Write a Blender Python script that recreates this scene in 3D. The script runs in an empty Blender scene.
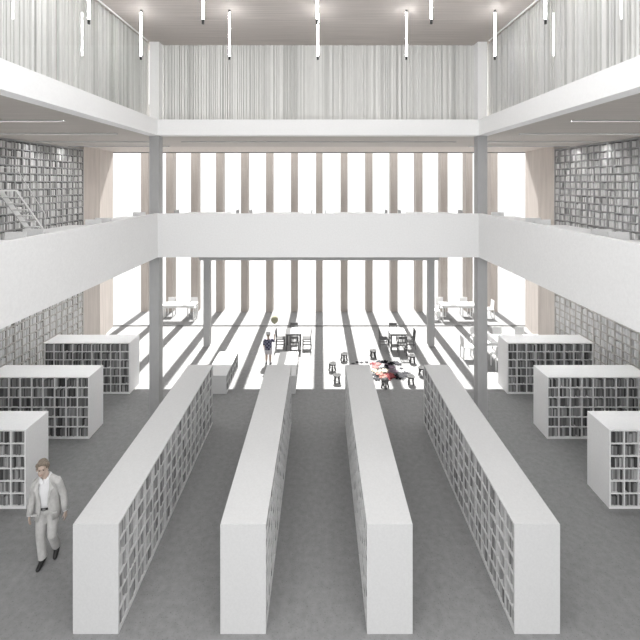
import bpy, bmesh, math, random
from mathutils import Vector, Matrix
from math import pi, sin, cos, radians as R
random.seed(7)
sc = bpy.context.scene
COL = sc.collection
CAMX, CAMZ, F, VX, VY = 0.056, 6.5, 396.0, 320.4, 183.0

# ------------------------------------------------------------------ materials
def mat(name, col, rough=.7, var=0., scale=(6, 6, 6), detail=4., speck=0., spec=.3, bump=0., metal=0.):
    m = bpy.data.materials.new(name); m.use_nodes = True
    nt = m.node_tree; b = nt.nodes['Principled BSDF']
    b.inputs['Roughness'].default_value = rough
    b.inputs['Specular IOR Level'].default_value = spec
    b.inputs['Metallic'].default_value = metal
    c = (col, col, col) if isinstance(col, (int, float)) else col
    b.inputs['Base Color'].default_value = (*c, 1)
    if var:
        tc = nt.nodes.new('ShaderNodeTexCoord'); mp = nt.nodes.new('ShaderNodeMapping')
        mp.inputs['Scale'].default_value = scale
        n = nt.nodes.new('ShaderNodeTexNoise'); n.inputs['Scale'].default_value = 1
        n.inputs['Detail'].default_value = detail; n.inputs['Roughness'].default_value = .65
        rp = nt.nodes.new('ShaderNodeValToRGB')
        rp.color_ramp.elements[0].position = .3; rp.color_ramp.elements[1].position = .7
        rp.color_ramp.elements[0].color = (*[max(0, x * (1 - var)) for x in c], 1)
        rp.color_ramp.elements[1].color = (*[min(1, x * (1 + var)) for x in c], 1)
        L = nt.links.new
        L(tc.outputs['Object'], mp.inputs[0]); L(mp.outputs[0], n.inputs['Vector']); L(n.outputs['Fac'], rp.inputs[0])
        out = rp.outputs[0]
        if speck:
            n2 = nt.nodes.new('ShaderNodeTexNoise'); n2.inputs['Scale'].default_value = 45; n2.inputs['Detail'].default_value = 2
            L(tc.outputs['Object'], n2.inputs['Vector'])
            r2 = nt.nodes.new('ShaderNodeValToRGB')
            r2.color_ramp.elements[0].position = .30; r2.color_ramp.elements[1].position = .38
            r2.color_ramp.elements[0].color = (1 - speck,) * 3 + (1,); r2.color_ramp.elements[1].color = (1, 1, 1, 1)
            L(n2.outputs['Fac'], r2.inputs[0])
            mx = nt.nodes.new('ShaderNodeMix'); mx.data_type = 'RGBA'; mx.blend_type = 'MULTIPLY'; mx.inputs[0].default_value = 1
            L(out, mx.inputs[6]); L(r2.outputs[0], mx.inputs[7]); out = mx.outputs[2]
        L(out, b.inputs['Base Color'])
        if bump:
            bp = nt.nodes.new('ShaderNodeBump'); bp.inputs['Strength'].default_value = bump
            L(n.outputs['Fac'], bp.inputs['Height']); L(bp.outputs[0], b.inputs['Normal'])
    return m

def emis(name, strength, col=(1, 1, 1)):
    m = bpy.data.materials.new(name); m.use_nodes = True
    nt = m.node_tree; nt.nodes.clear()
    e = nt.nodes.new('ShaderNodeEmission'); o = nt.nodes.new('ShaderNodeOutputMaterial')
    e.inputs[0].default_value = (*col, 1); e.inputs[1].default_value = strength
    nt.links.new(e.outputs[0], o.inputs[0]); return m

def glass(name, ior=1.5, tint=1.0):
    m = bpy.data.materials.new(name); m.use_nodes = True
    nt = m.node_tree; nt.nodes.clear()
    t = nt.nodes.new('ShaderNodeBsdfTransparent'); g = nt.nodes.new('ShaderNodeBsdfGlossy'); f = nt.nodes.new('ShaderNodeFresnel')
    x = nt.nodes.new('ShaderNodeMixShader'); o = nt.nodes.new('ShaderNodeOutputMaterial')
    t.inputs[0].default_value = (tint, tint, tint, 1)
    g.inputs['Roughness'].default_value = .0; f.inputs[0].default_value = ior
    gm = nt.nodes.new('ShaderNodeNewGeometry'); ir = nt.nodes.new('ShaderNodeMapRange')   # a thin sheet: the same index from both faces
    ir.inputs[3].default_value = ior; ir.inputs[4].default_value = 1 / ior
    nt.links.new(gm.outputs['Backfacing'], ir.inputs[0]); nt.links.new(ir.outputs[0], f.inputs[0])
    nt.links.new(f.outputs[0], x.inputs[0]); nt.links.new(t.outputs[0], x.inputs[1]); nt.links.new(g.outputs[0], x.inputs[2])
    nt.links.new(x.outputs[0], o.inputs[0]); return m

M = dict(
    longwhite=mat('pale_lacquer', .60, .55, .04, (30, 30, 30)),
    casewhite=mat('white_case_lacquer', .86, .55, .03, (30, 30, 30)),
    white=mat('white_lacquer', .74, .55, .04, (30, 30, 30)),
    plaster=mat('white_plaster', .80, .8, .035, (25, 25, 25)),
    bright=mat('bright_plaster', .90, .8, .02, (25, 25, 25)),
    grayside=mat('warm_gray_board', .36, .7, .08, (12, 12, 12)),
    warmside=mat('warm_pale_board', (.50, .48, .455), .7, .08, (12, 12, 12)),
    concrete=mat('gray_concrete', .245, .65, .13, (9, 9, 9), 8, .34, .25),
    terrace=mat('pale_paving', .19, .8, .06, (3, 3, 3)),
    column=mat('gray_column', .40, .55, .06, (4, 4, 1.5)),
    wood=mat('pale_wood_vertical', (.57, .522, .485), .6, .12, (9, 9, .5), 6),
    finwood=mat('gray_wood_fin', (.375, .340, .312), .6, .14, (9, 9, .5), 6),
    ceilwood=mat('gray_wood_ceiling', (.50, .458, .430), .65, .22, (.5, 34, 6), 7),
    soffit=mat('gray_soffit', (.46, .43, .40), .7, .10, (.6, 9, 5), 6),
    slatA=mat('slat_light', (.83, .83, .81), .7, .04, (10, 10, 2)),
    slatB=mat('slat_mid', (.76, .76, .74), .7, .04, (10, 10, 2)),
    slatC=mat('slat_dark', (.64, .64, .62), .7, .04, (10, 10, 2)),
    slatback=mat('slat_backing', (.74, .74, .72), .8, .04, (10, 10, 2)),
    glass=glass('clear_glass', 1.35), glass2=glass('side_glass', 1.45, .94),
    frame=mat('gray_metal', .20, .4, .05, (20, 20, 20)),
    black=mat('black_metal', .03, .4, .05, (20, 20, 20)),
    tube=emis('tube_glow', 28.), strip=emis('strip_glow', 60.), fill_strip=emis('fill_strip_glow', 52.),
    graywood=mat('gray_stained_wood', (.14, .14, .14), .9, .12, (20, 20, 3), spec=.05),
    stool=mat('dark_gray_wood', (.12, .12, .12), .9, .15, (20, 20, 4), spec=.05),
    skin=mat('skin', (.50, .395, .335), .55, .05, (20, 20, 20)),
    hair=mat('hair', (.21, .175, .14), .6, .35, (60, 60, 14)),
    suit=mat('cream_suit_cloth', (.515, .509, .498), .85, .14, (14, 14, 9)),
    shirt=mat('white_shirt_cloth', (.74, .74, .75), .85, .04, (25, 25, 25)),
    leather=mat('black_leather', (.025, .025, .025), .35, .1, (30, 30, 30)),
    eye=mat('dark_eye', (.03, .025, .02), .3, .05, (30, 30, 30)),
    lips=mat('lips', (.36, .20, .17), .5, .05, (30, 30, 30)),
    shorts=mat('pale_gray_cotton', (.50, .48, .50), .85, .08, (30, 30, 30)),
    capcloth=mat('pale_cap_cloth', (.40, .40, .40), .85, .06, (30, 30, 30)),
    balloon=mat('olive_cream_balloon', (.34, .33, .24), .8, .06, (14, 14, 14), spec=.1),
    string=mat('string', (.4, .4, .4), .8, .05, (30, 30, 30)),
)
def checked():
    m = bpy.data.materials.new('navy_checked_cotton'); m.use_nodes = True
    nt = m.node_tree; b = nt.nodes['Principled BSDF']; b.inputs['Roughness'].default_value = .9; b.inputs['Specular IOR Level'].default_value = .1
    tc = nt.nodes.new('ShaderNodeTexCoord'); ch = nt.nodes.new('ShaderNodeTexChecker')
    ch.inputs['Scale'].default_value = 17; ch.inputs[1].default_value = (.035, .035, .06, 1); ch.inputs[2].default_value = (.20, .20, .27, 1)
    nt.links.new(tc.outputs['Object'], ch.inputs[0]); nt.links.new(ch.outputs[0], b.inputs['Base Color']); return m
M['check'] = checked()
DARKB = [mat('book_gray_%d' % i, v, .8, .1, (30, 30, 9), spec=.1) for i, v in enumerate((.07, .12, .17, .22, .28, .35, .45))]
LIGHTB = [mat('book_pale_%d' % i, v, .8, .1, (30, 30, 9), spec=.1) for i, v in enumerate((.36, .54, .60, .65, .70, .74))]
BM = DARKB + LIGHTB
TONE = ['black', 'charcoal', 'dark grey', 'slate grey', 'mid grey', 'light grey', 'pale grey'] + ['grey'] * 6

# ------------------------------------------------------------------ mesh builder
class MB:
    def __init__(s): s.v = []; s.f = []; s.mi = []; s.sm = []
    def add(s, vs, fs, mi=0, smooth=False):
        k = len(s.v); s.v += [tuple(p) for p in vs]
        for f in fs: s.f.append([i + k for i in f]); s.mi.append(mi); s.sm.append(smooth)
        return s
    def box(s, x0, x1, y0, y1, z0, z1, mi=0):
        vs = [(x, y, z) for z in (z0, z1) for y in (y0, y1) for x in (x0, x1)]
        return s.add(vs, [(0, 2, 3, 1), (4, 5, 7, 6), (0, 1, 5, 4), (2, 6, 7, 3), (0, 4, 6, 2), (1, 3, 7, 5)], mi)
    def prism(s, poly, z0, z1, mi=0, T=None):
        n = len(poly); vs = [Vector((x, y, z0)) for x, y in poly] + [Vector((x, y, z1)) for x, y in poly]
        if T: vs = [T @ p for p in vs]
        return s.add(vs, [list(range(n))[::-1], list(range(n, 2 * n))] + [(i, (i + 1) % n, n + (i + 1) % n, n + i) for i in range(n)], mi)
    def bar(s, p, q, w, d, up=(0, 0, 1), mi=0):
        p = Vector(p); q = Vector(q); a = (q - p).normalized(); u = Vector(up)
        if abs(a.dot(u)) > .99: u = Vector((0, 1, 0))
        sd = a.cross(u).normalized(); u = sd.cross(a)
        vs = [c + sd * (i * w / 2) + u * (j * d / 2) for c in (p, q) for i, j in ((-1, -1), (1, -1), (1, 1), (-1, 1))]
        return s.add(vs, [(3, 2, 1, 0), (4, 5, 6, 7), (0, 1, 5, 4), (1, 2, 6, 5), (2, 3, 7, 6), (3, 0, 4, 7)], mi)
    def loft(s, rings, close=True, caps=True, mi=0, smooth=True):
        n = len(rings[0]); vs = [p for r in rings for p in r]; fs = []
        for i in range(len(rings) - 1):
            for j in range(n if close else n - 1):
                a = i * n + j; b = i * n + (j + 1) % n
                fs.append((a, b, b + n, a + n))
        if caps and close: fs += [list(range(n))[::-1], list(range((len(rings) - 1) * n, len(rings) * n))]
        return s.add(vs, fs, mi, smooth)
    def tube(s, pts, rad, n=12, mi=0, smooth=True, round_ends=False):
        pts = [Vector(p) for p in pts]
        rad = [rad] * len(pts) if isinstance(rad, (int, float)) else list(rad)
        if round_ends:
            a = (pts[0] - pts[1]).normalized(); b = (pts[-1] - pts[-2]).normalized(); P = []; Q = []
            for t in (80, 60, 38, 18): P.append(pts[0] + a * rad[0] * sin(R(t))); Q.append(rad[0] * cos(R(t)))
            P += pts; Q += rad
            for t in (18, 38, 60, 80): P.append(pts[-1] + b * rad[-1] * sin(R(t))); Q.append(rad[-1] * cos(R(t)))
            pts, rad = P, Q
        rings = []; ref = None
        for i, p in enumerate(pts):
            d = (pts[min(i + 1, len(pts) - 1)] - pts[max(i - 1, 0)]).normalized()
            if ref is None: ref = d.orthogonal().normalized()
            ref = (ref - d * ref.dot(d)).normalized(); e = d.cross(ref)
            rings.append([p + (ref * cos(2 * pi * k / n) + e * sin(2 * pi * k / n)) * rad[i] for k in range(n)])
        return s.loft(rings, mi=mi, smooth=smooth)
    def ell(s, c, r, n=16, m=10, rot=None, mi=0):
        c = Vector(c); rings = []
        for i in range(m + 1):
            t = -pi / 2 + pi * (i + .001) / (m + .002) if 0 < i < m else (-pi / 2 + .02 if i == 0 else pi / 2 - .02)
            ring = []
            for k in range(n):
                p = Vector((r[0] * cos(t) * cos(2 * pi * k / n), r[1] * cos(t) * sin(2 * pi * k / n), r[2] * sin(t)))
                if rot: p = rot @ p
                ring.append(c + p)
            rings.append(ring)
        return s.loft(rings, mi=mi)
    def mesh(s, name, mats, off=(0, 0, 0)):
        me = bpy.data.meshes.new(name)
        o = Vector(off); me.from_pydata([tuple(Vector(p) - o) for p in s.v], [], s.f)
        for m in (mats if isinstance(mats, (list, tuple)) else [mats]): me.materials.append(m)
        me.polygons.foreach_set('material_index', s.mi); me.polygons.foreach_set('use_smooth', s.sm)
        me.update()
        bm = bmesh.new(); bm.from_mesh(me); bmesh.ops.recalc_face_normals(bm, faces=bm.faces); bm.to_mesh(me); bm.free()
        return me
    def build(s, name, mats, parent=None, off=None):
        if off is None: off = parent.matrix_basis.translation if (parent and not parent.get('_l')) else (0, 0, 0)
        o = bpy.data.objects.new(name, s.mesh(name, mats, off)); COL.objects.link(o)
        if parent: o.parent = parent
        return o
    def fuse(s, name, m, parent=None, voxel=.01, smooth=4):
        """one continuous skin out of overlapping closed shapes"""
        me = s.mesh(name + '_raw', m); o = bpy.data.objects.new(name, me); COL.objects.link(o)
        r = o.modifiers.new('r', 'REMESH'); r.mode = 'VOXEL'; r.voxel_size = voxel; r.use_smooth_shade = True
        if smooth: k = o.modifiers.new('s', 'SMOOTH'); k.iterations = smooth; k.factor = .5
        dg = bpy.context.evaluated_depsgraph_get(); dg.update()
        me2 = bpy.data.meshes.new_from_object(o.evaluated_get(dg)); o.modifiers.clear(); o.data = me2; me2.name = name
        if not me2.materials: me2.materials.append(m)
        bpy.data.meshes.remove(me)
        if parent: o.parent = parent
        return o

def tag(o, label=None, cat=None, group=None, kind=None):
    if label: o['label'] = label
    if cat: o['category'] = cat
    if group: o['group'] = group
    if kind: o['kind'] = kind
    return o
def thing(name, label, cat, loc=(0, 0, 0), rz=0, group=None):
    o = bpy.data.objects.new(name, None); COL.objects.link(o); o.empty_display_size = .1
    o.location = loc; o.rotation_euler = (0, 0, rz)
    o.matrix_basis = Matrix.Translation(loc) @ Matrix.Rotation(rz, 4, 'Z')
    return tag(o, label, cat, group)
def dup(root, loc, rz, label, group=None):
    r = root.copy(); COL.objects.link(r); r.location = loc; r.rotation_euler = (0, 0, rz); r['label'] = label
    if group: r['group'] = group
    for ch in list(root.children):
        c = ch.copy(); COL.objects.link(c); c.parent = r
        for g in ch.children:
            d = g.copy(); COL.objects.link(d); d.parent = c
    return r
def struct(name, mb, m, parent=None, label=None):
    o = mb.build(name, m, parent); o['kind'] = 'structure'
    if label: o['label'] = label
    return o

# ------------------------------------------------------------------ the setting
AX, YB = 4.30, 10.60          # half width of the atrium, front face of the far bridge
Z2, ZC, ZR = 4.84, 7.80, 10.33   # gallery floor, gallery ceiling, roof
YE, YG = 16.03, 18.0          # edge of gallery slab, glass line
WX = 9.05
YN = 1.0                      # near end of what is built

struct('floor', MB().box(-9.6, 9.6, -3, YG, -.2, 0), M['concrete'])
struct('floor', MB().box(-40, 40, YG, 60, -.2, -.004), M['terrace'])
struct('floor', MB().box(-WX - .36, -AX - .12, YN, YE, 4.51, Z2), M['plaster'])
struct('floor', MB().box(AX + .12, WX + .36, YN, YE, 4.51, Z2), M['plaster'])
struct('floor', MB().box(-AX - .12, AX + .12, YB + .12, YE, 4.51, Z2), M['plaster'])
# balcony parapets around the void
PT = 5.68
struct('trim_1', MB().box(-AX - .12, -AX, YN, YB + .12, 4.51, PT), M['plaster'])
struct('trim_2', MB().box(AX, AX + .12, YN, YB + .12, 4.51, PT), M['plaster'])
struct('trim_3', MB().box(-AX, AX, YB, YB + .12, 4.51, PT), M['plaster'])
# roof edge bands
struct('trim_4', MB().box(-AX - .3, -AX, YN, YB + .3, ZC - .02, 8.20), M['bright'])
struct('trim_5', MB().box(AX, AX + .3, YN, YB + .3, ZC - .02, 8.20), M['bright'])
struct('trim_6', MB().box(-AX, AX, YB, YB + .3, ZC - .02, 8.20), M['bright'])
# down-stand strip under the bridge
struct('trim_7', MB().box(-3.26, 3.30, YB + .22, YB + .5, 4.385, 4.51), M['column'])
# gallery ceiling
struct('ceiling', MB().box(-9.6, -AX - .3, YN, 14.2, ZC, 8.19), M['soffit'])
struct('ceiling', MB().box(AX + .3, 9.6, YN, 14.2, ZC, 8.19), M['soffit'])
struct('ceiling', MB().box(-AX - .3, AX + .3, YB + .3, 14.2, ZC, 8.19), M['soffit'])
struct('ceiling', MB().box(-9.8, 9.8, 14.2, YG + .02, ZC + .10, 8.19), M['wood'])
# upper hall: wood ceiling, slatted walls
struct('ceiling', MB().box(-5.0, 5.0, 6.5, 11.4, ZR, ZR + .2), M['ceilwood'])
SLAT = [M['slatback'], M['slatA'], M['slatB'], M['slatC']]
def slat_wall(name, along, a0, a1, pos, sgn):
    """slats of uneven width and depth standing in front of a backing board"""
    mb = MB(); a = a0
    def bx(p, q, d0, d1, mi):
        if along == 'x': mb.box(p, q, pos + sgn * d0, pos + sgn * d1, 8.19, ZR, mi) if sgn > 0 else mb.box(p, q, pos + sgn * d1, pos + sgn * d0, 8.19, ZR, mi)
        else: mb.box(*((pos + d0, pos + d1) if sgn > 0 else (pos - d1, pos - d0)), p, q, 8.19, ZR, mi)
    bx(a0, a1, .09, .15, 0)
    while a < a1 - .03:
        w = random.choice((.015, .02, .03, .035, .045, .06)); d = random.choice((.04, .05, .06, .07))
        b = min(a + w, a1); bx(a, b, d, .092, random.choice((1, 1, 1, 2, 2, 2, 3))); a = b + random.choice((0, .006, .012, .012, .02))
    return struct(name, mb, SLAT)
slat_wall('wall_back', 'x', -4.33, 4.33, 10.95, 1)
slat_wall('wall_left', 'y', YN, 10.94, -4.62, -1)
slat_wall('wall_right', 'y', YN, 10.94, 4.62, 1)
for k, s in ((2, -1), (3, 1)):      # glass in front of the side slats
    w = struct('window_%d' % k, MB().box(s * 4.575 - .012, s * 4.575 + .012, YN, 10.62, 8.195, 8.225).box(s * 4.575 - .012, s * 4.575 + .012, YN, 10.62, ZR - .03, ZR), M['bright'])
    p = MB().add([(s * 4.57, YN, 8.22), (s * 4.57, 10.62, 8.22), (s * 4.57, 10.62, ZR - .03), (s * 4.57, YN, ZR - .03)], [(0, 1, 2, 3)]).build('pane', M['glass2'], w)
# side walls: behind the book walls, wood board, and by the glass a splay added to catch the sun
SPL = .30
for nm, s in (('wall_left', -1), ('wall_right', 1)):
    mb = MB().box(*sorted((s * (WX + .36), s * (WX + .5))), YN, 15.24, 0, 7.8)
    struct(nm, mb, M['plaster'])
    poly = [(WX, 15.24), (WX, 16.35), (WX + SPL, YG - .03), (WX + .6, YG - .03), (WX + .6, 15.24)]
    struct(nm, MB().prism([(s * x, y) for x, y in poly], 0, 7.9), M['wood'])
# facade glazing
g = struct('window_1', MB().box(-WX - .3, WX + .3, YG - .03, YG + .03, 0, .04).box(-WX - .3, WX + .3, YG - .03, YG + .03, 7.86, 7.9), M['frame'])
MB().add([(-WX - .3, YG, .05), (WX + .3, YG, .05), (WX + .3, YG, 7.86), (-WX - .3, YG, 7.86)], [(0, 1, 2, 3)]).build('pane', M['glass'], g)

# columns
colnames = [(-4.45, 10.86, 10.33, 'tall grey square column at the left end of the bridge balcony'),
            (4.45, 10.86, 10.33, 'tall grey square column at the right end of the bridge balcony'),
            (-4.48, 15.90, 4.51, 'slim grey column on the sunlit floor left of the child'),
            (4.48, 15.90, 4.51, 'slim grey column on the sunlit floor right of the stools')]
for x, y, h, lb in colnames:
    c = thing('column', lb, 'column', (x, y, 0), group='grey square columns')
    if h > 6:
        MB().box(x - .13, x + .13, y - .13, y + .13, 0, 4.51).build('shaft', M['column'], c)
        u = MB().box(x - .13, x + .13, y - .13, y + .13, Z2, ZC - .02).build('shaft', M['column'], c)
        u = MB().box(x - .13, x + .13, y - .13, y + .13, 8.2, ZR).build('shaft', M['bright'], c); u['label'] = 'white-lit upper shaft above the roof band'  # same column as below; the strong light up here is put into its colour
    else:
        MB().box(x - .125, x + .125, y - .125, y + .125, 0, h).build('shaft', M['column'], c)
        MB().box(x - .17, x + .17, y - .17, y + .17, 0, .012).build('base_plate', M['column'], c)
# fins of the facade
ordn = ['first', 'second', 'third', 'fourth', 'fifth', 'sixth', 'seventh', 'eighth', 'ninth', 'tenth', 'eleventh', 'twelfth', 'thirteenth', 'fourteenth', 'fifteenth', 'sixteenth', 'seventeenth', 'eighteenth', 'nineteenth', 'twentieth']
fin = None
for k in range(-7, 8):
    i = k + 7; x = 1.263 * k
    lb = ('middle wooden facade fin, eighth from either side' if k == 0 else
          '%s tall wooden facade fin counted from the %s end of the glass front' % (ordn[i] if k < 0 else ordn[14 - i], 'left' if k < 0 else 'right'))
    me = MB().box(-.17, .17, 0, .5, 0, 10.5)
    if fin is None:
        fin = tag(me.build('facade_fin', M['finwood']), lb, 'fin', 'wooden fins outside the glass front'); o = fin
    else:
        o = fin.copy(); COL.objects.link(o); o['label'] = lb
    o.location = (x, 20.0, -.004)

# ------------------------------------------------------------------ lamps
tl = None
pos = []
rows = [(8.77, 'farther row'), (6.80, 'nearer row')]
five = ['leftmost', 'second from left', 'middle', 'second from right', 'rightmost']
for y, rn in rows:
    for i, x in enumerate((-3.92, -1.96, 0, 1.96, 3.92)):
        lb = '%s thin white tube light of the %s under the wood ceiling' % (five[i], rn)
        if tl is None:
            tl = thing('pendant_tube_light', lb, 'lamp', (x, y, ZR), group='hanging tube lights')
            MB().tube([(0, 0, -.06), (0, 0, -1.02)], .017, 10).build('tube', M['tube'], tl, off=(0, 0, 0))
            MB().tube([(0, 0, 0), (0, 0, -.06)], .022, 10, smooth=False).build('ceiling_mount', M['frame'], tl, off=(0, 0, 0))
            MB().tube([(0, 0, -1.02), (0, 0, -1.10)], .022, 10, smooth=False).build('end_cap', M['black'], tl, off=(0, 0, 0))
        else: dup(tl, (x, y, ZR), 0, lb)
for y, nm, zz in ((8.24, 'nearest', ZC), (10.4, 'second', ZC), (12.4, 'third', ZC), (13.95, 'farthest', ZC), (8.24, 'nearest', 4.51), (10.4, 'second', 4.51), (12.4, 'third', 4.51), (13.95, 'farthest', 4.51)):  # strips under the galleries are unseen lamps, added to brighten the ground floor
    for s, sd in ((-1, 'left'), (1, 'right')):
        c = thing('ceiling_light', ('%s slim strip light across the %s gallery ceiling' if zz == ZC else '%s added fill strip light on the underside of the %s gallery') % (nm, sd), 'lamp', (s * (7.06 if zz == ZC else 6.6), y, zz), group='slim strip lights')
        MB().box(-1.78, 1.78, -.030, -.023, -.020, 0).box(-1.78, 1.78, .023, .030, -.020, 0).box(-1.78, 1.78, -.020, .020, -.003, 0).build('housing', M['column'], c, off=(0, 0, 0))
        MB().box(-1.78, 1.78, -.023, -.020, -.022, 0).box(-1.78, 1.78, .020, .023, -.022, 0).build('baffle', M['black'], c, off=(0, 0, 0))
        MB().box(-1.76, 1.76, -.018, .018, -.006, -.003).build('diffuser', M['strip' if zz == ZC else 'fill_strip'], c, off=(0, 0, 0))
c = thing('ceiling_light', 'long slim strip light across the ceiling above the bridge', 'lamp', (0, 12.4, ZC), group='slim strip lights')
MB().box(-4.3, 4.3, -.030, -.023, -.020, 0).box(-4.3, 4.3, .023, .030, -.020, 0).box(-4.3, 4.3, -.020, .020, -.003, 0).build('housing', M['column'], c, off=(0, 0, 0))
MB().box(-4.3, 4.3, -.023, -.020, -.022, 0).box(-4.3, 4.3, .020, .023, -.022, 0).build('baffle', M['black'], c, off=(0, 0, 0))
MB().box(-4.28, 4.28, -.018, .018, -.006, -.003).build('diffuser', M['strip'], c, off=(0, 0, 0))

# ------------------------------------------------------------------ bookcases
BOOKS = []   # every book: dict(cs = 3 axes, ...)
def bookcase(label, axis, x0, y0, z0, L, D, H, nc, nr, faces, m, place, name='bookcase', t=.03, wall=False, pal=(0, 7), group=None, base=.05):
    """boxes along local l (length), d (depth), z; axis says which way the length runs"""
    def P(l, d, z): return Vector((x0 + l, y0 + d, z0 + z)) if axis == 'x' else Vector((x0 + d, y0 + l, z0 + z))
    loc = P(L / 2, D / 2, 0)
    root = thing(name, label, 'bookcase', loc, group=group)
    def bx(l0, l1, d0, d1, a, b):
        p, q = P(l0, d0, a), P(l1, d1, b); return MB().box(min(p.x, q.x), max(p.x, q.x), min(p.y, q.y), max(p.y, q.y), p.z, q.z)
    bx(0, L, 0, D, H - t, H).build('top_panel', m, root)
    bx(0, t, 0, D, 0, H - t).build('end_panel', m, root); bx(L - t, L, 0, D, 0, H - t).build('end_panel', m, root)
    bx(t, L - t, 0, D, 0, base).build('bottom_panel', m, root)
    if wall:
        dd = D - .02 if faces == [0] else 0.
        bx(t, L - t, dd, dd + .02, base, H - t).build('back_panel', m, root); inner = D - .03
    else:
        bx(t, L - t, D / 2 - .01, D / 2 + .01, base, H - t).build('back_panel', m, root); inner = D / 2 - .012
    ph = (H - t - base) / nr; pl = (L - t) / nc; tt = t * .75
    for r in range(1, nr): bx(t, L - t, .004, D - .004, base + r * ph - tt / 2, base + r * ph + tt / 2).build('shelf', m, root)
    for c in range(1, nc): bx(t / 2 + c * pl - tt / 2, t / 2 + c * pl + tt / 2, .002, D - .002, base, H - t).build('divider', m, root)
    rnd = random.Random(label)
    for f in faces:
        for c in range(nc):
            for r in range(nr):
                l0 = t / 2 + c * pl + tt / 2 + .004; l1 = t / 2 + (c + 1) * pl - tt / 2 - .004
                if c == 0: l0 = t + .004
                if c == nc - 1: l1 = L - t - .004
                zb = base + r * ph + (tt / 2 if r else 0) + .001; hh = ph - tt - .004
                l = l0; hb = rnd.uniform(.80, .95); nb = 0; cell = []
                while l < l1 - .018:
                    w = min(rnd.uniform(.022, .052), l1 - l)
                    if w < .016: break
                    if rnd.random() < .04: l += w; continue
                    h = hh * min(.95, max(.6, hb + rnd.uniform(-.10, .10))); dp = rnd.uniform(.6, .85) * inner
                    ins = rnd.uniform(.012, .04)
                    tone = rnd.choice(range(*pal))
                    dA = ins if f == 0 else D - ins; dB = dA + dp if f == 0 else dA - dp
                    if ins + dp > inner - .004: dB = (inner - .004) if f == 0 else D - (inner - .004)
                    cell.append(dict(P=P, l0=l, l1=l + w - .0015, dA=dA, dB=dB, z0=zb, z1=zb + h, tone=tone, c=c, r=nr - 1 - r, nc=nc, nr=nr, f=f, place=place, lab=label, i=nb, axis=axis))
                    nb += 1; l += w
                for b in cell: b['n'] = nb
                BOOKS.extend(cell)
    return root

w = M['white']
YF, YK = 5.707, 10.72
NL = ['leftmost long bookcase', 'second long bookcase from left', 'third long bookcase from left', 'rightmost long bookcase']
for i, xc in enumerate((-3.165, -1.04, 1.04, 3.165)):
    nm = ('leftmost', 'second from the left', 'third from the left', 'rightmost')[i]
    bookcase('long white bookcase, %s of the four running towards the windows' % nm, 'y', xc - .347 + (.034 if xc > 0 else 0), YF, 0, YK - YF, .658, 1.58, 17, 6, [0, 1], M['longwhite'], NL[i], pal=(3, 9), group='long white bookcases')
for i, xc in enumerate((-3.165, -1.04)):
    bookcase('low white two-row bookcase behind the %s long bookcase' % ('leftmost' if i == 0 else 'second'), 'y', xc - .327, 12.20, 0, 1.73, .654, .565, 6, 2, [0, 1], M['longwhite'], 'low bookcase %d' % i, name='low_bookcase', group='low white bookcases')
for s, sd in ((-1, 'left'), (1, 'right')):
    for k, (y, dn) in enumerate(((7.90, 'nearest'), (10.06, 'middle'), (12.20, 'farthest'))):
        x0 = -8.47 if s < 0 else 5.82
        lb = ('white crosswise bookcase on the left behind the walking man' if (s < 0 and k == 0) else '%s white crosswise bookcase along the %s wall' % (dn, sd))
        bookcase(lb, 'x', x0, y, 0, 2.65, .655, 1.575, 9, 6, [0, 1], M['casewhite'], '%s %s crosswise bookcase' % (dn, sd), group='white crosswise bookcases')
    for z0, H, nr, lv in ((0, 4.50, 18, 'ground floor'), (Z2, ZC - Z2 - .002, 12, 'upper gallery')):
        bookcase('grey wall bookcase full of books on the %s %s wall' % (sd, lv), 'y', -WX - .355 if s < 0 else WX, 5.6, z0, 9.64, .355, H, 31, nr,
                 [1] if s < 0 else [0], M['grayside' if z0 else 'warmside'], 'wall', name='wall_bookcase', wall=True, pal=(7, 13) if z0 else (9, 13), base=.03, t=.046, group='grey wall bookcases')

# ------------------------------------------------------------------ furniture
def chair(label, style, m, cat='chair', group=None, name='chair'):
    """faces +x: the sitter looks along +x; back at -x"""
    r = thing(name, label, cat, group=group)
    hb = .85
    MB().box(-.20, .21, -.20, .20, .43, .46).build('seat', m, r, off=(0, 0, 0))
    for x, y in ((.185, .18), (.185, -.18)): MB().box(x - .018, x + .018, y - .018, y + .018, 0, .43).build('leg', m, r, off=(0, 0, 0))
    for y in (.18, -.18): MB().bar((-.215, y, 0), (-.19, y, .46), .036, .036, up=(1, 0, 0)).build('leg', m, r, off=(0, 0, 0))
    if style == 'panel':
        T = Matrix.Translation((-.19, 0, .46)) @ Matrix.Rotation(R(-5), 4, 'Y')
        mb = MB(); mb.box(-.012, .012, -.175, .175, .015, .39); mb.v = [T @ Vector(p) for p in mb.v]
        mb.build('backrest', m, r, off=(0, 0, 0))
    else:
        mb = MB().bar((-.19, .18, .46), (-.225, .18, hb), .034, .034, up=(1, 0, 0)).bar((-.19, -.18, .46), (-.225, -.18, hb), .034, .034, up=(1, 0, 0))
        mb.box(-.24, -.212, -.197, .197, hb - .10, hb + .01)
        for y in (-.10, -.035, .035, .10): mb.bar((-.195, y, .46), (-.222, y, hb - .08), .03, .014, up=(1, 0, 0))
        mb.build('backrest', m, r, off=(0, 0, 0))
        st = MB()
        for y in (.18, -.18): st.box(-.19, .17, y - .01, y + .01, .2, .235)
        st.build('stretcher', m, r, off=(0, 0, 0))
    return r
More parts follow.
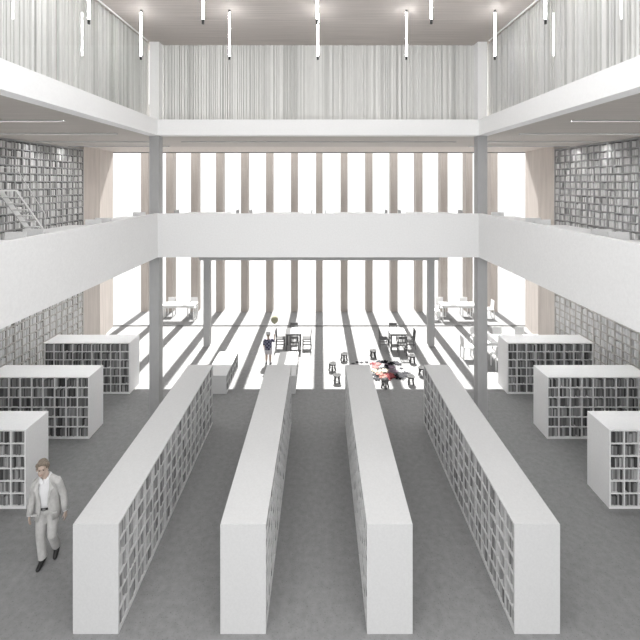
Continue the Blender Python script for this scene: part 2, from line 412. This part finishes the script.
def table(label, lx, ly, m, h=.755, group=None, legm=None):
    r = thing('table', label, 'table', group=group); lm = legm or m
    MB().box(-lx / 2, lx / 2, -ly / 2, ly / 2, h - .035, h).build('tabletop', m, r, off=(0, 0, 0))
    MB().box(-lx / 2 + .05, lx / 2 - .05, -ly / 2 + .05, -ly / 2 + .07, h - .11, h - .035).box(-lx / 2 + .05, lx / 2 - .05, ly / 2 - .07, ly / 2 - .05, h - .11, h - .035).box(-lx / 2 + .05, -lx / 2 + .07, -ly / 2 + .07, ly / 2 - .07, h - .11, h - .035).box(lx / 2 - .07, lx / 2 - .05, -ly / 2 + .07, ly / 2 - .07, h - .11, h - .035).build('apron', lm, r, off=(0, 0, 0))
    for x in (-1, 1):
        for y in (-1, 1):
            a, b = x * (lx / 2 - .055), y * (ly / 2 - .055)
            MB().box(a - .025, a + .025, b - .025, b + .025, 0, h - .035).build('leg', lm, r, off=(0, 0, 0))
    return r
first = {}
def put(key, mk, loc, rz, label, group):
    if key not in first:
        o = mk(label, group); first[key] = o; o.location = loc; o.rotation_euler = (0, 0, rz); return o
    return dup(first[key], loc, rz, label, group)
mw = lambda l, g: chair(l, 'panel', M['white'], group=g)
mb_ = lambda l, g: chair(l, 'panel', M['column'], group=g)  # white chairs against the light: their shade is put into the colour
tg = lambda l, g: table(l, 1.30, .70, M['white'], group=g)
fourn = ['leftmost', 'second from left', 'second from right', 'rightmost']
for i, xc in enumerate((-3.36, -1.12, 1.12, 3.36)):
    put('gt', tg, (xc, 11.95, Z2), 0, 'white reading table on the bridge, %s of four' % fourn[i], 'gallery tables')
    for s in (-1, 1):
        put('gb', mb_, (xc + s * .70, 11.95, Z2), 0 if s < 0 else pi, 'shade-toned white chair at the %s end of the %s bridge table' % ('left' if s < 0 else 'right', fourn[i].replace('left', 'left-hand').replace('right', 'right-hand') if 'second' in fourn[i] else fourn[i]), 'gallery chairs')
for s, sd in ((-1, 'left'), (1, 'right')):
    for k, (yc, dn) in enumerate(((10.13, 'farthest'), (7.89, 'middle'), (5.65, 'nearest'))):
        put('gt', tg, (s * 5.0, yc, Z2), pi / 2, '%s white reading table behind the %s balcony parapet' % (dn, sd), 'gallery tables')
        for e in (-1, 1):
            put('gc', mw, (s * 5.0, yc + e * .70, Z2), pi / 2 if e < 0 else -pi / 2, 'white chair at the %s end of the %s %s gallery table' % ('near' if e < 0 else 'far', dn, sd), 'gallery chairs')
# ground floor groups
cg = lambda l, g: chair(l, 'slat', M['graywood'], group=g)
cw = lambda l, g: chair(l, 'panel', M['white'], group=g)
tA = lambda l, g: table(l, .72, .72, M['white'], group=g, legm=M['graywood'])
for (xc, yc, nm, nt) in ((-1.0, 15.62, 'beside the child', 'left'), (3.07, 15.6, 'behind the puzzle pieces', 'right')):
    q = put('ta', tA, (xc, yc, 0), 0, 'small square table with pale top %s' % nm, 'square tables on the sunlit floor'); q.scale = (.86, .86, .90)
    for dx, dy, rz, sd in ((-.52, 0, 0, 'left'), (.52, 0, pi, 'right'), (-.03, .53, -pi / 2, 'far'), (.08, -.56, pi / 2, 'near')):
        q = put('cg', cg, (xc + dx, yc + dy, 0), rz, 'grey slat-back chair on the %s side of the table %s' % (sd, nm), 'grey chairs on the sunlit floor'); q.scale = (.80, .80, .86)
tC = lambda l, g: table(l, 2.5, .85, M['white'], group=g)
put('tc', tC, (7.05, 14.62, 0), 0, 'long white table behind the farthest right crosswise bookcase', None)
put('cw', cw, (5.52, 14.70, 0), 0, 'white chair at left end of the long table beside the column', 'white chairs at the long table')
for i, x in enumerate((6.13, 7.0, 7.88)):
    put('cw', cw, (x, 15.35, 0), -pi / 2, 'white chair on far side of the long table, %s of three' % ('leftmost', 'middle', 'rightmost')[i], 'white chairs at the long table')
put('cw', cw, (6.32, 13.93, 0), pi / 2, 'white chair on near side of the long table beside the bookcase end', 'white chairs at the long table')
# terrace, between glass and fins
tD = lambda l, g: table(l, 1.7, .6, M['white'], group=g)
put('td', tD, (-6.7, 18.85, -.004), 0, 'white table outside the glass on the left', 'white terrace tables')
put('td', tD, (6.6, 18.85, -.004), 0, 'white table outside the glass on the right', 'white terrace tables')
for x, rz, y, lb in ((-7.3, -pi / 2, 19.4, 'left of two white terrace chairs behind the left outdoor table'), (-6.2, -pi / 2, 19.4, 'right of two white terrace chairs behind the left outdoor table'),
                     (5.95, -pi / 2, 19.4, 'leftmost white terrace chair behind the right outdoor table'), (7.15, -pi / 2, 19.4, 'second white terrace chair behind the right outdoor table'),
                     (5.5, 0, 18.9, 'white terrace chair at the left end of the right outdoor table'), (8.15, pi, 19.1, 'white terrace chair farthest right outside the glass')):
    put('tw', cw, (x, y, -.004), rz, lb, 'white terrace chairs')

# stools: round dished seat on splayed legs
def stool(label, g):
    r = thing('stool', label, 'stool', group=g); n = 20; rings = []
    for rr, z in ((.01, .315), (.12, .315), (.155, .33), (.165, .375), (.15, .38), (.10, .355), (.01, .345)):
        rings.append([(rr * cos(2 * pi * k / n), rr * sin(2 * pi * k / n) * .92, z + (.045 * abs(cos(2 * pi * k / n)) if rr > .14 else 0)) for k in range(n)])
    MB().loft(rings).build('seat', M['stool'], r, off=(0, 0, 0))
    for a in (45, 135, 225, 315):
        c, s_ = cos(R(a)), sin(R(a))
        MB().tube([(.145 * c, .145 * s_, 0), (.105 * c, .105 * s_, .17), (.115 * c, .115 * s_, .33)], [.030, .034, .032], 8).build('leg', M['stool'], r, off=(0, 0, 0))
    MB().tube([(.112 * cos(R(a)), .112 * sin(R(a)), .12) for a in range(45, 406, 45)], .009, 6).build('stretcher', M['stool'], r, off=(0, 0, 0))
    return r
def ground(px, py, z=0):
    y = F * (CAMZ - z) / (py - VY); return (CAMX + (px - VX) * y / F, y, z)
for px, py, lb in ((344, 363.5, 'dark grey stool farthest of the three left of the third long bookcase'), (332.3, 373.5, 'dark grey stool farthest left of all the stools on the floor'),
                   (337, 385.5, 'dark grey stool nearest of the three left of the third long bookcase'), (373, 360, 'dark grey stool behind the puzzle pieces'),
                   (412.3, 365.5, 'dark grey stool right of the puzzle pieces, behind the rightmost one'), (421.7, 378, 'dark grey stool rightmost, half hidden by the rightmost long bookcase'),
                   (411, 387, 'dark grey stool beside the grey puzzle pieces, nearest the shadow edge on the right'), (385, 390.5, 'dark grey stool in front of the red puzzle pieces')):
    p = ground(px, py - 3.2); st_ = put('stool', stool, (p[0], p[1], 0), random.uniform(0, 1.5), lb, 'dark stools on the sunlit floor'); st_.scale = (.82, .82, .62)

# puzzle pieces
def jig(sz, rnd):
    pts = []; h = sz / 2
    for e in range(4):
        a = e * pi / 2; kind = rnd.choice((-1, 1, 1))
        prof = [(-h, -h)]
        c = -h - kind * .19 * sz
        prof.append((-.1 * sz, -h))
        for t in range(9):
            th = R(150 - t * 300 / 8) if kind < 0 else R(-150 + t * 300 / 8)
            th2 = (pi / 2 + (pi * .83) * (1 - t / 4)) if kind < 0 else (-pi / 2 - (pi * .83) * (1 - t / 4))
            prof.append((.15 * sz * cos(th2), c + .15 * sz * sin(th2)))
        prof.append((.1 * sz, -h))
        for x, y in prof: pts.append((x * cos(a) - y * sin(a), x * sin(a) + y * cos(a)))
    return pts
PC = dict(grey=(.06, .06, .065), black=(.008, .008, .01), pink=(.34, .17, .165), salmon=(.36, .19, .165), red=(.20, .055, .06), cream=(.40, .36, .29), lilac=(.20, .155, .19))
PM = {k: mat('foam_' + k, v, .95, .06, (12, 12, 12), spec=.03) for k, v in PC.items()}
spots = [('grey', 380, 362), ('black', 384.3, 362), ('grey', 394.6, 362.6), ('grey', 398, 364), ('black', 391, 364), ('red', 373, 364), ('pink', 377, 364.4), ('lilac', 387.6, 364.8), ('pink', 375.3, 367.6),
         ('grey', 379.6, 369.4), ('grey', 384.2, 369.2), ('black', 387.2, 367.2), ('lilac', 392.2, 368.4), ('lilac', 389.6, 371.2), ('cream', 373.6, 370.4), ('cream', 376.6, 371.8), ('cream', 381, 372.6), ('cream', 384.8, 372.0),
         ('grey', 375.6, 375.4), ('grey', 376.6, 379), ('salmon', 382.6, 377.2), ('salmon', 386.2, 375.2), ('salmon', 384.6, 379.4), ('red', 389.3, 374.6), ('red', 391.4, 377.4), ('red', 388.8, 379),
         ('black', 396.3, 376.2), ('black', 398.2, 378.4), ('grey', 400.4, 374.4), ('grey', 404, 376.2), ('grey', 406.4, 373.6), ('grey', 402, 378.2), ('lilac', 394.4, 372), ('salmon', 379.6, 375.6),
         ('grey', 361.5, 362.6), ('grey', 366.6, 362.6), ('grey', 401.5, 368.6), ('black', 357, 362.5), ('grey', 353, 363.5)]
bycol = {}
for i, (c, px, py) in enumerate(spots): bycol.setdefault(c, []).append((px, i))
rank = {}
for c, l in bycol.items():
    for n, (px, i) in enumerate(sorted(l)): rank[i] = (n, len(l))
rnd = random.Random(5); laid = []
for i, (c, px, py) in enumerate(spots):
    sz = .09 if (px < 370 or 401 < px < 402 and py < 370) else .19
    p = ground(px, py); n, tot = rank[i]
    o = MB().prism(jig(sz, rnd), 0, .012).build('puzzle_piece', PM[c])
    lv = 0
    while any(L == lv and math.hypot(p[0] - X, p[1] - Y) < .30 for X, Y, L in laid): lv += 1
    laid.append((p[0], p[1], lv))
    o.location = (p[0], p[1], .0005 + .0125 * lv); o.rotation_euler = (0, 0, rnd.uniform(0, 6))
    tag(o, '%s foam puzzle piece on the floor, %s from the left of the %s ones' % (c, ordn[n] if n < tot - 1 else 'last', c), 'puzzle piece', 'puzzle pieces on the sunlit floor')

# library ladder on the left gallery
lad = thing('library_ladder', 'white library step ladder before the left upper book wall', 'ladder', (-8.38, 11.2, Z2))
B0, B1, TZ = Vector((0, 12.02, Z2)), Vector((0, 10.72, 6.28)), 6.28
for x, dp in ((-8.62, .15), (-8.18, .05)):
    MB().bar((x, B0.y, B0.z + .01), (x, B1.y, B1.z), .025, dp, up=(0, 1, 1)).build('stringer', M['white'], lad)
for k in range(1, 8):
    t = k / 8; y = B0.y + (B1.y - B0.y) * t; z = B0.z + (B1.z - B0.z) * t
    MB().box(-8.607, -8.193, y - .09, y + .09, z - .012, z + .012).build('tread', M['white'], lad)
MB().box(-8.64, -8.16, 10.1, 10.76, TZ, TZ + .03).build('platform', M['white'], lad)
for x in (-8.62, -8.18):
    MB().bar((x, 10.14, Z2 + .01), (x, 10.14, TZ), .03, .03).build('back_leg', M['white'], lad)
MB().tube([(-8.18, 10.14, TZ + .02), (-8.18, 10.14, TZ + .62), (-8.18, 10.72, TZ + .62), (-8.18, 11.85, Z2 + .72), (-8.18, 11.85, Z2 + .2)], .012, 8).build('handrail', M['white'], lad)

# ------------------------------------------------------------------ people
def hand(mb, wrist, d, side, palmn, k=1.0, curl=.35):
    """palm, four unequal bent fingers and a thumb; d = pointing direction, side = towards the thumb"""
    wrist = Vector(wrist); d = Vector(d).normalized(); side = Vector(side); side = (side - d * side.dot(d)).normalized(); nrm = d.cross(side).normalized()
    if nrm.dot(Vector(palmn)) < 0: nrm = -nrm
    pc = wrist + d * .05 * k
    rot = Matrix((side, nrm, d)).transposed()
    mb.ell(pc, (.040 * k, .016 * k, .052 * k), 12, 8, rot)
    for i, (o, ln) in enumerate(((.028, .068), (.009, .078), (-.010, .072), (-.028, .056))):
        b = wrist + d * .085 * k + side * o * k; r = .0088 * k
        p1 = b + (d * (1 - curl * .3) + nrm * curl * .5).normalized() * ln * .5 * k
        p2 = p1 + (d * (1 - curl) + nrm * curl * 1.3).normalized() * ln * .5 * k
        mb.tube([b - d * .02 * k, b, p1, p2], [r, r, r * .92, r * .75], 8, round_ends=True)
    b = wrist + d * .03 * k + side * .032 * k
    mb.tube([b - side * .012 * k, b + (side * .8 + d * .8).normalized() * .03 * k, b + (side * .5 + d + nrm * .3).normalized() * .062 * k], [.012 * k, .0105 * k, .008 * k], 8, round_ends=True)

def head(mb, c, k, rot):
    """skull, jaw, brow, nose, lips, chin, ears; faces -y before rot"""
    c = Vector(c)
    def E(o, r): mb.ell(c + rot @ Vector(o) * k, tuple(x * k for x in r), 16, 10, rot)
    E((0, .015, .035), (.074, .092, .088)); E((0, -.022, -.035), (.058, .066, .082)); E((0, -.055, -.088), (.028, .026, .022))
    E((0, -.072, .020), (.050, .020, .012)); E((0, -.089, -.012), (.010, .014, .026)); E((0, -.096, -.032), (.014, .014, .011))
    E((0, -.079, -.062), (.024, .012, .012)); E((.036, -.058, -.022), (.020, .02, .018)); E((-.036, -.058, -.022), (.020, .02, .018))
    for s in (-1, 1): E((s * .076, .012, -.005), (.010, .020, .032))

def limb(mb, pts, rad): mb.tube(pts, rad, 14, round_ends=True)

# --- man in a pale suit, walking towards the viewer (faces -y)
man_loc = (-4.64, 6.80, 0)
man = MB()
HC = Vector((-.06, -.035, 1.665)); HR = Matrix.Rotation(R(-10), 3, 'X') @ Matrix.Rotation(R(16), 3, 'Z')
man.ell((.015, 0, .96), (.150, .105, .13)); man.ell((.01, 0, 1.12), (.145, .10, .16)); man.ell((0, 0, 1.30), (.155, .108, .17))
limb(man, [(-.15, .005, 1.405), (.145, .005, 1.405)], [.042, .042])
limb(man, [(0, .01, 1.40), (-.02, -.005, 1.50), (-.03, -.015, 1.60)], [.075, .057, .055])
head(man, HC, 1.0, HR)
RH, RK, RA = Vector((-.075, 0, .93)), Vector((-.085, -.035, .50)), Vector((-.055, -.02, .09))
LH, LK, LA = Vector((.105, 0, .93)), Vector((.115, -.075, .51)), Vector((.105, .13, .15))
for h, kn, a in ((RH, RK, RA), (LH, LK, LA)):
    limb(man, [h, h.lerp(kn, .5), kn, kn.lerp(a, .35), a], [.088, .075, .055, .056, .040])
limb(man, [RA + Vector((0, .03, -.045)), RA + Vector((-.012, -.15, -.062))], [.038, .028])
limb(man, [LA + Vector((0, .035, -.02)), LA + Vector((.015, -.11, -.115))], [.036, .028])
RS, RE, RW = Vector((-.165, .0, 1.405)), Vector((-.238, .035, 1.13)), Vector((-.250, -.045, .90))
LS, LE, LW = Vector((.160, .0, 1.405)), Vector((.240, .045, 1.13)), Vector((.305, -.03, .885))
for s_, e, w_ in ((RS, RE, RW), (LS, LE, LW)): limb(man, [s_, s_.lerp(e, .5), e, e.lerp(w_, .4), w_], [.048, .046, .042, .040, .028])
hand(man, RW, (0, -.12, -1), (.2, -1, 0), (1, 0, 0)); hand(man, LW, (.12, -.2, -1), (-.2, -1, 0), (-1, 0, 0))
person = man.fuse('person', M['skin'], voxel=.006, smooth=3)
person.location = man_loc; person.rotation_euler = (0, 0, R(12)); person.scale = (.975,) * 3
tag(person, 'man in pale suit and open collar walking between the left bookcases', 'person')
def clothing(mb, name, m, par, voxel=.010, sm=4): return mb.fuse(name, m, par, voxel, sm)
tr = MB(); tr.ell((.015, 0, .955), (.162, .118, .125))
for h, kn, a in ((RH, RK, RA), (LH, LK, LA)):
    e = a + (kn - a) * .02
    tr.tube([h + Vector((0, 0, .02)), h.lerp(kn, .5), kn, kn.lerp(e, .5), e], [.096, .088, .072, .070, .072], 16, round_ends=False)
trousers = clothing(tr, 'trousers', M['suit'], person, .011)
sh = MB(); n = 28; rings = []
for z, rx, ry in ((.99, .160, .118), (1.10, .156, .116), (1.22, .165, .122), (1.34, .17, .120), (1.41, .14, .100), (1.455, .09, .080), (1.495, .072, .07)):
    rings.append([(.01 - (z - 1) * .03 + rx * cos(2 * pi * k / n), ry * sin(2 * pi * k / n), z) for k in range(n)])
sh.loft(rings)
shirt = sh.build('shirt', M['shirt'], person, off=(0, 0, 0))
co = MB()
for s_ in (-1, 1):
    co.add([(-.012, -.085, 1.475), (-.02 + s_ * .065, -.06, 1.545), (-.02 + s_ * .085, -.03, 1.53), (-.012 + s_ * .075, -.088, 1.455), (-.012 + s_ * .028, -.115, 1.43)], [(0, 1, 2, 3, 4)])
    co.add([(-.02 + s_ * .065, -.06, 1.545), (-.02 + s_ * .07, .03, 1.56), (-.02 + s_ * .088, .03, 1.53), (-.02 + s_ * .085, -.03, 1.53)], [(0, 1, 2, 3)])
col = co.build('collar', M['shirt'], shirt, off=(0, 0, 0)); col.modifiers.new('t', 'SOLIDIFY').thickness = .006
bt = MB(); rings = []
for z, o in ((1.0, .002), (1.0, .012), (1.036, .012), (1.036, .002)):
    rings.append([(.012 + (.163 + o) * cos(2 * pi * k / n), (.119 + o) * sin(2 * pi * k / n), z) for k in range(n)])
belt = bt.loft(rings, caps=False).build('belt', M['leather'], person, off=(0, 0, 0))
MB().box(-.012, .036, -.142, -.134, .998, 1.038).build('buckle', M['frame'], belt, off=(0, 0, 0))
# jacket: open shell with lapels, sleeves, cuffs
jk = MB(); rings = []; N = 34
for z, rx, ry, gap, cx in ((.80, .195, .148, 36, .02), (.90, .186, .142, 28, .018), (1.0, .178, .138, 20, .014), (1.1, .176, .136, 17, .01), (1.22, .178, .138, 20, .004), (1.33, .178, .134, 26, 0), (1.40, .168, .118, 33, -.004), (1.45, .138, .102, 40, -.008), (1.485, .105, .090, 48, -.014), (1.53, .085, .080, 55, -.018)):
    rings.append([(cx + rx * sin(a), -ry * cos(a), z) for a in [R(gap) + (2 * pi - 2 * R(gap)) * k / (N - 1) for k in range(N)]])
jk.loft(rings, close=False, caps=False)
for s_, e, w_ in ((RS, RE, RW), (LS, LE, LW)):
    o = Vector((0, 0, .012)); end = w_ + (w_ - e).normalized() * -.005
    mid = s_.lerp(e, .5); sx = -1 if s_.x < 0 else 1
    jk.tube([(sx * .075 - .015, .01, 1.468), s_ + Vector((-sx * .02, 0, .004)), s_ + (e - s_) * .12], [.050, .060, .062], 16, round_ends=True)
    jk.tube([s_ + o + (s_ - e) * .05, s_.lerp(e, .25), mid, e, e.lerp(end, .5), end], [.056, .063, .058, .052, .048, .044], 16)
jacket = jk.build('jacket', M['suit'], person, off=(0, 0, 0))
sd = jacket.modifiers.new('t', 'SOLIDIFY'); sd.thickness = .010; sd.offset = 0
for s_ in (-1, 1):
    lp = MB().add([(s_ * .072 - .012, -.07, 1.52), (s_ * .125 - .008, -.115, 1.44), (s_ * .165, -.128, 1.37), (s_ * .128, -.148, 1.35), (s_ * .068 + .006, -.153, 1.12), (s_ * .075, -.150, 1.25), (s_ * .088, -.125, 1.40)],
                  [(0, 1, 6), (1, 2, 3, 6), (6, 3, 5), (5, 3, 4)])
    l = lp.build('lapel', M['suit'], jacket, off=(0, 0, 0)); l.modifiers.new('t', 'SOLIDIFY').thickness = .008
for s_ in (-1, 1):
    MB().box(s_ * .15 - .05 + .015, s_ * .15 + .05 + .015, -.145, -.118, .935, .95).build('pocket_flap', M['suit'], jacket, off=(0, 0, 0))
for w_, e in ((RW, RE), (LW, LE)):
    d = (w_ - e).normalized(); MB().tube([w_ - d * .012, w_ + d * .012], [.040, .041], 14).build('shirt_cuff', M['shirt'], shirt, off=(0, 0, 0))
# hair, eyes, brows, mouth
hr = MB()
def HE(o, r): hr.ell(HC + HR @ Vector(o), r, 16, 10, HR)
HE((0, .03, .068), (.085, .098, .080)); HE((0, .07, .02), (.080, .062, .09)); HE((.02, -.050, .110), (.062, .045, .035)); HE((-.035, -.035, .105), (.045, .05, .035))
HE((.068, .005, .05), (.022, .055, .055)); HE((-.068, .005, .05), (.022, .055, .055)); HE((.078, .04, .0), (.022, .03, .045)); HE((-.078, .04, .0), (.018, .03, .04)); HE((.05, -.06, .085), (.035, .03, .022)); HE((.075, -.02, .075), (.028, .045, .035)); HE((-.075, -.015, .072), (.026, .045, .035)); HE((.085, .03, .03), (.022, .03, .04)); HE((0, .0, .135), (.06, .06, .03))
hair = clothing(hr, 'hair', M['hair'], person, .008, 2)
for s_ in (-1, 1):
    MB().ell(HC + HR @ Vector((s_ * .030, -.083, .004)), (.013, .006, .006), 10, 6, HR).build('eye', M['eye'], person, off=(0, 0, 0))
    MB().ell(HC + HR @ Vector((s_ * .031, -.092, .022)), (.020, .006, .005), 10, 6, HR).build('eyebrow', M['hair'], person, off=(0, 0, 0))
MB().ell(HC + HR @ Vector((0, -.092, -.060)), (.021, .005, .006), 10, 6, HR).build('mouth', M['lips'], person, off=(0, 0, 0))
for a, t_, hl in ((RA, Vector((-.012, -.15, -.058)), Vector((0, .035, -.045))), (LA, Vector((.015, -.11, -.113)), Vector((0, .04, -.02)))):
    s_ = MB(); s_.tube([a + hl + Vector((0, 0, .012)), a + hl.lerp(t_, .5) + Vector((0, 0, .014)), a + t_], [.045, .047, .036], 14, round_ends=True); s_.tube([a + Vector((0, .005, .02)), a + Vector((0, 0, -.03))], [.045, .046], 14)
    clothing(s_, 'shoe', M['leather'], person, .008, 3)

# --- child seen from behind, arm up to a balloon
kid_p = ground(268.3, 364.2)
kid = MB(); K = Vector((0, 0, 1.04)); KR = Matrix.Rotation(R(14), 3, 'X') @ Matrix.Rotation(pi, 3, 'Z')
kid.ell((0, 0, .58), (.10, .075, .09)); kid.ell((0, 0, .72), (.105, .075, .13)); limb(kid, [(-.10, 0, .83), (.10, 0, .83)], [.038, .038]); limb(kid, [(0, 0, .80), (0, .005, .95)], [.045, .036])
head(kid, K, .80, KR)
kl = []
for s_, dy in ((-1, .03), (1, -.04)):
    h = Vector((s_ * .06, 0, .56)); kn = Vector((s_ * .066, dy + .015, .30)); a = Vector((s_ * .072, dy, .06))
    limb(kid, [h, kn, kn.lerp(a, .35), a], [.062, .042, .042, .027]); limb(kid, [a + Vector((0, -.02, -.03)), a + Vector((s_ * .015, .10, -.038))], [.026, .02]); kl.append((h, kn, a, s_))
kA = [Vector((-.115, 0, .825)), Vector((-.155, .02, .67)), Vector((-.15, .09, .53))]
kB = [Vector((.115, 0, .83)), Vector((.19, .06, .77)), Vector((.20, .09, .93))]
for q in (kA, kB): limb(kid, q, [.036, .028, .021])
hand(kid, kA[2], (0, .3, -1), (.3, 1, 0), (1, 0, 0), .62); hand(kid, kB[2], (0, .1, 1), (-1, 0, .1), (0, 1, 0), .62, .8)
child = kid.fuse('person', M['skin'], voxel=.006, smooth=3); child.location = (kid_p[0], kid_p[1], 0); child.scale = (1.06, 1.0, 1.04)
tag(child, 'child seen from behind in white cap and checked shirt, reaching to a balloon', 'person')
t = MB(); rings = []
for z, rx, ry in ((.52, .125, .10), (.60, .122, .095), (.74, .124, .093), (.82, .118, .082), (.865, .07, .06)):
    rings.append([(rx * cos(2 * pi * k / n), ry * sin(2 * pi * k / n), z) for k in range(n)])
t.loft(rings)
for q in (kA, kB): t.tube([q[0] + Vector((0, 0, .005)), q[0].lerp(q[1], .85)], [.048, .044], 14, round_ends=True)
clothing(t, 'shirt', M['check'], child, .008, 3)
t = MB(); t.ell((0, 0, .555), (.118, .092, .075))
for h, kn, a, s_ in kl: t.tube([h + Vector((0, 0, .03)), h.lerp(kn, .8)], [.078, .066], 14)
clothing(t, 'shorts', M['shorts'], child, .008, 3)
for h, kn, a, s_ in kl:
    q = MB().tube([a + Vector((0, -.022, -.026)), a + Vector((s_ * .015, .105, -.034))], [.032, .026], 12, round_ends=True); clothing(q, 'shoe', M['leather'], child, .007, 2)
    MB().tube([a + Vector((0, 0, -.01)), a + Vector((0, 0, .055))], [.031, .033], 12).build('sock', M['shorts'], child, off=(0, 0, 0))
c = MB(); c.ell(K + Vector((0, -.010, .040)), (.078, .092, .082), 20, 12); c.ell(K + Vector((0, .095, .045)), (.06, .06, .008), 16, 6)
h_ = MB(); h_.ell(K + Vector((0, -.022, -.005)), (.071, .074, .075), 18, 10); clothing(h_, 'hair', M['hair'], child, .007, 2)
clothing(c, 'cap', M['capcloth'], child, .007, 2)
bx, by, bz = CAMX + (274.6 - VX) * 14.3 / F, 14.3, CAMZ - (319.6 - VY) * 14.3 / F
b = thing('balloon', 'pale olive balloon floating above the child', 'balloon', (bx, by, bz - .15))
rings = []
for i in range(13):
    a = -pi / 2 + pi * i / 12; rr = .126 * cos(a) * (1 + .03 * sin(a)) + .002; rings.append([(bx + rr * cos(2 * pi * k / 20), by + rr * sin(2 * pi * k / 20), bz + .140 * sin(a)) for k in range(20)])
MB().loft(rings).build('envelope', M['balloon'], b)
MB().tube([(bx, by, bz - .165), (bx, by, bz - .138)], [.016, .005], 10).build('knot', M['balloon'], b)
hp = Vector((kid_p[0] + .21, kid_p[1] + .16, 1.0))
MB().tube([(bx, by, bz - .155), (bx * .5 + hp.x * .5 + .02, (by + hp.y) / 2, (bz + hp.z) / 2), tuple(hp)], .003, 6).build('string', M['string'], b)

# ------------------------------------------------------------------ books
bpy.context.view_layer.update()
dg = bpy.context.evaluated_depsgraph_get()
cam_p = Vector((CAMX, 0, CAMZ))
def proj(p): return VX + F * (p.x - CAMX) / p.y, VY - F * (p.z - CAMZ) / p.y
def seen(b):
    P = b['P']; c = P((b['l0'] + b['l1']) / 2, b['dA'], (b['z0'] * .4 + b['z1'] * .6))
    if c.y < .5: return 0
    a = [proj(P(l, b['dA'], z)) for l, z in ((b['l0'], b['z0']), (b['l1'], b['z0']), (b['l1'], b['z1']), (b['l0'], b['z1']))]
    if min(p[0] for p in a) < 1 or max(p[0] for p in a) > 639 or max(p[1] for p in a) > 639 or min(p[1] for p in a) < 0: return 0
    nrm = (P(0, 1, 0) - P(0, 0, 0)) * (-1 if b['f'] == 0 else 1)
    if nrm.dot(cam_p - c) <= 0: return 0
    d = c - cam_p; hit, loc, *_ = sc.ray_cast(dg, cam_p, d.normalized(), distance=d.length - .004)
    while hit and False: pass
    if hit: return 0
    return abs(sum(a[i][0] * a[(i + 1) % 4][1] - a[(i + 1) % 4][0] * a[i][1] for i in range(4))) / 2
for b in BOOKS: b['area'] = seen(b) if b['place'] != 'wall' else 0
BOOKS.sort(key=lambda b: -b['area'])
rown = ['top', 'second', 'third', 'fourth', 'fifth', 'bottom']
def book_mesh(mb, b, round_=True):
    P = b['P']; l0, l1, dA, dB, z0, z1 = (b[k] for k in ('l0', 'l1', 'dA', 'dB', 'z0', 'z1'))
    s_ = 1 if dB > dA else -1
    if round_:
        e = .006; w_ = l1 - l0
        poly = [(l0, dA + s_ * e), (l0 + w_ * .2, dA + s_ * e * .3), (l0 + w_ * .5, dA), (l0 + w_ * .8, dA + s_ * e * .3), (l1, dA + s_ * e), (l1, dB), (l0, dB)]
    else: poly = [(l0, dA), (l1, dA), (l1, dB), (l0, dB)]
    k = len(poly); vs = [P(l, d, z0) for l, d in poly] + [P(l, d, z1) for l, d in poly]
    mb.add(vs, [list(range(k))[::-1], list(range(k, 2 * k))] + [(i, (i + 1) % k, k + (i + 1) % k, k + i) for i in range(k)], b['tone'] if not round_ else 0)
NB = 300
for b in BOOKS[:NB]:
    c = b['P']((b['l0'] + b['l1']) / 2, (b['dA'] + b['dB']) / 2, b['z0'])
    mb = MB(); book_mesh(mb, b); o = mb.build('book', BM[b['tone']], off=c); o.location = c
    left2right = b['c'] if b['axis'] == 'x' else b['c']
    # books and cells counted from the left as the viewer sees them, or from the near end on the long cases
    lab = '%s book %s in the %s cell of the %s row, %s' % (TONE[b['tone']], ordn[b['i']] , ordn[b['c']], rown[b['r']] if b['nr'] == 6 else 'top', b['place'])
    tag(o, lab, 'book', 'books in the white bookcases')
mb = MB()
for b in BOOKS[NB:]: book_mesh(mb, b, False)
tag(mb.build('books', BM), 'rows of grey books filling the remaining bookcase cells', 'books', kind='stuff')

# ------------------------------------------------------------------ light, sky, camera
wd = bpy.data.worlds.new('world'); sc.world = wd; wd.use_nodes = True
bg = wd.node_tree.nodes['Background']; bg.inputs[1].default_value = 1.0
wn = wd.node_tree; tcw = wn.nodes.new('ShaderNodeTexCoord'); sx_ = wn.nodes.new('ShaderNodeSeparateXYZ'); mr = wn.nodes.new('ShaderNodeMapRange')
mr.inputs[1].default_value = 0; mr.inputs[2].default_value = 1; mr.inputs[3].default_value = 1.0; mr.inputs[4].default_value = 2.3   # overcast sky: zenith brighter than the horizon
wn.links.new(tcw.outputs['Generated'], sx_.inputs[0]); wn.links.new(sx_.outputs[2], mr.inputs[0]); wn.links.new(mr.outputs[0], bg.inputs[0])
su = bpy.data.lights.new('sun', 'SUN'); su.energy = 11; su.angle = R(.5); su.color = (1, .985, .96)
so = bpy.data.objects.new('sun', su); COL.objects.link(so)
so.rotation_euler = Vector((0, -1, -1.275)).to_track_quat('-Z', 'Y').to_euler(); so.location = (0, 30, 30)
cd = bpy.data.cameras.new('camera'); cam = bpy.data.objects.new('camera', cd); COL.objects.link(cam)
cd.sensor_width = 36; cd.lens = 36 * F / 640; cd.shift_x = (320 - VX) / 640; cd.shift_y = -(320 - VY) / 640
cam.location = cam_p; cam.rotation_euler = (pi / 2, 0, 0); cd.clip_end = 500
sc.camera = cam
vs = sc.view_settings; vs.view_transform = 'Standard'; vs.look = 'None'; vs.exposure = 0.42; vs.gamma = 1.0; vs.use_curve_mapping = False
